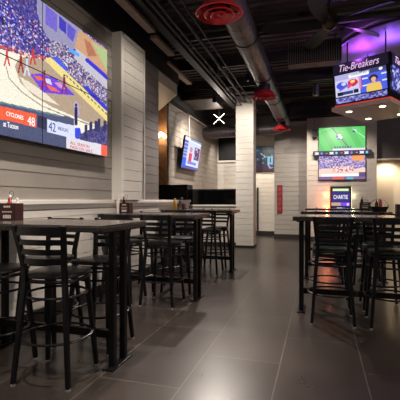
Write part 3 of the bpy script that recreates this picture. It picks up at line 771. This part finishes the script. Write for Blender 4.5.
# pendant speaker
t = thing('pendant_speaker', 'small black cylindrical speaker hanging by a wire left of the scoreboard', 'speaker', (-.05, 7.29, 3.12))
MB().lathe([(0, 0), (.052, 0), (.058, .02), (.05, .18), (.03, .2), (0, .2)], n=20).build('cabinet', mat('speaker_black_blue', (34, 36, 46), .4), t, smooth=True)
MB().tube([(0, 0, .2), (0, 0, .94)], .004, 5).build('hanging_wire', M['conduit'], t)
# strips of vents near the far ceiling
t = thing('louvre_strip', 'dark double row of louvres high above the back wall', 'vent', (.2, 12.3, 3.78))
mb = MB()
for r_ in range(2):
    for k in range(4):
        mb.box(-.9+k*.46+r_*.1, -.52+k*.46+r_*.1, -.02, .03, .06+r_*.2, .2+r_*.2)
mb.build('louvres', M['duct_dark'], t); MB().box(-1.05, 1.2, .0, .12, 0, .46).build('backing', M['beam'], t)
# cable
o = MB().tube([(-.80, 7.55, 3.42), (-.3, 7.50, 3.44), (.08, 7.46, 3.5), (.185, 7.44, 3.56)], .018, 8).build('power_cable', M['black'], None, smooth=True)
tag(o, 'thick black cable running from the duct to the scoreboard', 'cable')
# ceiling fan
t = thing('ceiling_fan', 'black ceiling fan with brass hub above the scoreboard', 'ceiling fan', (.135, 5.39, 3.50))
MB().tube([(0, 0, .2), (0, 0, .76)], .018, 10).build('downrod', M['black'], t)
MB().lathe([(0, .24), (.05, .23), (.09, .16), (.10, .04), (.07, .0), (.03, -.03), (0, -.035)], n=28).build('motor_housing', M['brass'], t, smooth=True)
fan_m = mat('fan_blade_dark', (20, 17, 18), .4)
def blade(ang, L, w0, w1):
    mb = MB(); N = 12; up, lo = [], []
    for j in range(N+1):
        q = j/N; r_ = .08+q*L; w = (w0+(w1-w0)*math.sin(q*PI*.62))*(1 if q < .9 else math.sqrt(max(.02, 1-((q-.9)/.1)**2)))
        cv = .12*q*q
        a = Vector((r_, cv+w/2, .05+.03)); b = Vector((r_, cv-w/2, .05-.03))
        up.append(a); lo.append(b)
    for j in range(N):
        o_ = Vector((0, 0, .008))
        mb.hexa([lo[j], lo[j+1], up[j+1], up[j], lo[j]+o_, lo[j+1]+o_, up[j+1]+o_, up[j]+o_])
    bmesh.ops.remove_doubles(mb.bm, verts=list(mb.bm.verts), dist=1e-5)
    b_ = mb.build('fan_blade', fan_m, t, smooth=True); b_.rotation_euler = (0, 0, ang)
for k in range(5): blade(math.radians(178+72*k), .78, .06, .19)
# ================================================================== SCOREBOARD CUBE
A = Vector((1.08, 6.87, 0)); B = Vector((.252, 7.31, 0)); bu = (A-B).normalized(); wF = (A-B).length
bn = Vector((bu.y, -bu.x, 0)); bk = -bn; DP = 1.30
zb, zt = 2.92, 3.62
cen = (A+B)/2 + bk*DP/2
cube = thing('hanging_scoreboard', 'hanging four-sided video scoreboard with script lettering and purple glow', 'scoreboard', (cen.x, cen.y, zb))
CC = Vector((cen.x, cen.y, zb))
def cp(u, d, z, tp=True):    # u along front face 0..wF, d depth from front 0..DP, z height above bottom
    k = 1+.07*z/.70 if tp else 1
    p = B + bu*u + bk*d; q = cen + (p-cen)*k
    return Vector((q.x-cen.x, q.y-cen.y, z))
MB().hexa([cp(.01, .01, 0), cp(wF-.01, .01, 0), cp(wF-.01, DP-.01, 0), cp(.01, DP-.01, 0), cp(.01, .01, .70), cp(wF-.01, .01, .70), cp(wF-.01, DP-.01, .70), cp(.01, DP-.01, .70)]).build('casing', M['frame'], cube)
def face_patch(name, u0, u1, z0, z1, fn, nx, ny, side=0, br=1.0):
    if side == 0: P = lambda u, z: cp(u, -.006, z)
    else: P = lambda u, z: cp(wF+.006, u, z)
    o = P(u0, z0); du = P(u1, z0)-o; dv = P(u0, z1)-o
    return screen(name, o, du, dv, nx, ny, fn, cube, br), o, du, dv
face_patch('front_screen', .05, wF-.04, .13, .50, cubescr, 84, 48)
face_patch('lower_strip', .05, wF-.04, .02, .11, cubestrip, 60, 8)
_, o, du, dv = face_patch('header_panel', .03, wF-.03, .51, .69, lambda U, V: np.zeros(U.shape+(3,))+np.array((22, 20, 34)), 4, 2)
nn = du.cross(dv).normalized()
text_mesh('Tie-Breakers', .17, M['e_text'], 'header_lettering', cube, o+nn*.004+du*.13+dv*.22, du, dv, shear=.35, fit=du.length*.72, extrude=.002, bold=-.001)
_, o, du, dv = face_patch('front_caption', .30, .62, .43, .485, lambda U, V: np.zeros(U.shape+(3,))+np.array((232, 236, 244)), 2, 2)
text_mesh('CHARGEPOINT', .045, M['e_dtext'], 'caption_lettering', cube, o+du.cross(dv).normalized()*.004+du*.08+dv*.25, du, dv, fit=du.length*.84, extrude=.001)
face_patch('side_screen', .05, DP-.05, .13, .50, lambda U, V: speckle(U.shape, [(120, 130, 210), (60, 60, 130), (190, 195, 235), (50, 44, 90)], [4, 4, 3, 2], 3), 60, 30, 1)
_, o, du, dv = face_patch('side_header', .03, DP-.03, .51, .69, lambda U, V: np.zeros(U.shape+(3,))+np.array((22, 20, 34)), 4, 2, 1)
text_mesh('Tie-Breakers', .15, M['e_text'], 'side_lettering', cube, o+du.cross(dv).normalized()*.004+du*.10+dv*.25, du, dv, shear=.35, fit=du.length*.75, extrude=.002)
MB().hexa([cp(-.03, -.03, -.10, 0), cp(wF+.03, -.03, -.10, 0), cp(wF+.03, DP+.03, -.10, 0), cp(-.03, DP+.03, -.10, 0), cp(-.03, -.03, -.035, 0), cp(wF+.03, -.03, -.035, 0), cp(wF+.03, DP+.03, -.035, 0), cp(-.03, DP+.03, -.035, 0)]).build('base_plate', mat('base_plate_taupe', (206, 184, 160), .45), cube)
MB().hexa([cp(.02, -.02, -.034, 0), cp(wF+.02, -.02, -.034, 0), cp(wF+.02, DP, -.034, 0), cp(.02, DP, -.034, 0), cp(.02, -.02, -.012, 0), cp(wF+.02, -.02, -.012, 0), cp(wF+.02, DP, -.012, 0), cp(.02, DP, -.012, 0)]).build('red_light_strip', M['e_red'], cube)
for (u, d) in ((.18, .2), (.75, .2), (.18, 1.05), (.75, 1.05)):
    c = cp(u, d, -.10, 0)
    MB().lathe([(0, -.004), (.05, -.004), (.05, .0), (0, 0)], c, 20).build('downlight', M['e_down'], cube)
for (u, d) in ((.15, .2), (.8, .2), (.15, 1.1), (.8, 1.1)):
    c = cp(u, d, .70, 0); MB().tube([c, c+Vector((0, 0, .43))], .012, 8).build('hanger_rod', M['black'], cube)
MB().hexa([cp(.10, .10, .70), cp(wF-.1, .10, .70), cp(wF-.1, .14, .70), cp(.1, .14, .70), cp(.10, .10, .73), cp(wF-.1, .10, .73), cp(wF-.1, .14, .73), cp(.1, .14, .73)]).build('purple_light_strip', M['e_purple'], cube)
# round canopy with a purple light strip above the scoreboard
t = thing('ceiling_canopy', 'round purple-lit canopy on the ceiling above the scoreboard', 'ceiling canopy', (1.75, 8.0, 4.06))
MB().lathe([(0, 0), (1.45, 0), (1.50, .05), (1.50, .2), (0, .2)], n=64).build('disc', mat('canopy_grey_violet', (120, 112, 130), .5), t, smooth=True)
MB().tube([(1.47*math.cos(a), 1.47*math.sin(a), -.02) for a in [2*PI*k/64 for k in range(64)]], .022, 8, closed=True).build('rim', M['beam'], t, smooth=True)
MB().tube([(1.43*math.cos(a), 1.43*math.sin(a), -.012) for a in [2*PI*k/64 for k in range(64)]], .008, 6, closed=True).build('light_strip', M['e_purple'], t, smooth=True)
# ================================================================== LIGHTS
def spot(loc, tgt, power, size=60, blend=.6, col=(1, .84, .70), r=.05):
    l = bpy.data.lights.new('spotlight', 'SPOT'); l.energy = power; l.spot_size = math.radians(size); l.spot_blend = blend; l.color = col; l.shadow_soft_size = r
    o = bpy.data.objects.new('spotlight_beam', l); C.objects.link(o); o.location = loc
    o.rotation_euler = (Vector(tgt)-Vector(loc)).to_track_quat('-Z', 'Y').to_euler(); return o
def point(loc, power, col=(1, .84, .70), r=.05):
    l = bpy.data.lights.new('lamp', 'POINT'); l.energy = power; l.color = col; l.shadow_soft_size = r
    o = bpy.data.objects.new('lamp_glow', l); C.objects.link(o); o.location = loc; return o
cans = []
def can(x, y, z, label):
    t = thing('track_spotlight', label, 'spotlight', (x, y, z), 0, 'track spotlights')
    MB().lathe([(.045, 0), (.05, 0), (.05, .14), (.02, .15), (0, .15)], n=16).build('housing', M['black'], t, smooth=True)
    MB().tube([(0, 0, .14), (0, 0, 3.935-z if x < -2.2 and False else 4.06-z)], .01, 6).build('stem', M['black'], t)
W = (1, .90, .80)
S = [ # x, y, tx, ty, tz, power, cone, words
 (-1.60, 1.5, -2.3, 1.7, 0, 95, 88, 'above the near end of the video wall'),
 (-1.60, 3.4, -2.4, 3.5, 0, 115, 88, 'above the right half of the video wall'),
 (-1.00, 4.9, -2.7, 5.3, 1.5, 125, 95, 'opposite the white pilaster'),
 (-2.0, 7.7, -1.6, 5.4, 0, 290, 75, 'beyond the farthest left table'),
 (-.60, 3.5, -.85, 2.9, 0, 110, 34, 'over the open aisle floor near the camera'),
 (-1.30, 5.9, -.9, 4.1, 0, 70, 34, 'over the aisle beside the middle left table'),
 (-1.45, 8.3, -1.9, 10.4, 2.1, 100, 90, 'in front of the white column'),
 (.5, 10.6, .5, 12.5, 1.4, 110, 90, 'in front of the stacked screens'),
 (-.40, 11.1, -.9, 13.1, 1.2, 75, 80, 'in front of the grey back wall'),
 (-2.6, 9.9, -3.6, 11.0, 1.4, 90, 100, 'in front of the alcove television wall'),
 (.9, 5.4, .6, 5.4, 0, 35, 70, 'above the front right table'),
]
for (x, y, tx, ty, tz, p, cone, words) in S:
    can(x, y, 3.80, 'small black ceiling spotlight %s' % words)
    spot((x, y, 3.79), (tx, ty, tz), p*2.7, cone, .7, W, .015 if y == 8.3 else .05)
spot((-1.75, 13.3, 3.5), (-1.8, 14.2, 1.2), 150, 100, .8, (1, .84, .66))
spot((-3.0, 12.9, 3.6), (-3.0, 14.2, 1.5), 90, 100, .8, W)
for x in (2.0, 3.2, 4.4):
    spot((x, 13.2, 2.5), (x, 13.3, 0), 60, 150, .8, (1, .82, .60))
point((-2.72, 10.8, 3.58), 14, (1, .9, .8)); point((-3.70, 8.93, 2.86), 7, (1, .78, .5), .06)
def pendant(x, y, z, p, words):  # unseen globe lamps added as general fill light
    t = thing('fill_globe', 'added warm globe fill lamp %s' % words, 'fill lamp', (x, y, z), 0, 'added globe fill lamps')
    MB().lathe([(0, -.11), (.06, -.09), (.10, -.03), (.11, 0), (.10, .04), (.05, .10), (0, .11)], n=24).build('glass_globe', M['globe'], t, smooth=True)
    MB().tube([(0, 0, .10), (0, 0, 4.26-z)], .008, 6).build('cord', M['black'], t)
    point((x, y, z-.16), p, (1, .89, .79), .12)
pendant(2.4, -1.2, 3.3, 45, 'behind and right of the camera'); pendant(-.8, -2.0, 3.3, 60, 'behind the camera over the aisle')
pendant(3.6, 2.6, 3.0, 170, 'right of the front right table'); pendant(4.6, 6.6, 3.3, 50, 'over the bar at the far right')
# purple wash thrown up from the scoreboard top
for (x, y, p, c) in ((.75, 7.75, 30, (.55, .09, 1)), (1.15, 7.45, 34, (.30, .12, 1)), (1.6, 7.15, 34, (.30, .12, 1)), (2.1, 7.3, 34, (.60, .10, 1)), (.95, 8.5, 20, (.30, .10, 1))):
    spot((x, y, 3.78), (x, y, 4.2), p, 140, .9, c, .05)
point((.5, 6.95, 3.66), 6, (.6, .12, 1.0), .04)
# jukebox back-lights
point((.22, 12.36, 1.42), 5, (1, .24, .10), .03); point((.22, 12.36, 1.05), 5, (1, .24, .10), .03); point((.96, 12.42, 1.4), .9, (1, .95, .6), .03)
# world
w = bpy.data.worlds.new('room_air'); bpy.context.scene.world = w; w.use_nodes = True
w.node_tree.nodes['Background'].inputs[0].default_value = (.02, .02, .025, 1)
# ================================================================== CAMERA
cd = bpy.data.cameras.new('camera'); cam = bpy.data.objects.new('camera', cd); C.objects.link(cam)
cam.location = (0, 0, H); cam.rotation_euler = (PI/2, 0, YAW); cd.sensor_width = 36; cd.lens = F/400*36; cd.clip_start = .05
bpy.context.scene.camera = cam
v = bpy.context.scene.view_settings
v.view_transform = 'Standard'; v.look = 'None'; v.gamma = 1; v.use_curve_mapping = False; v.exposure = 0.2
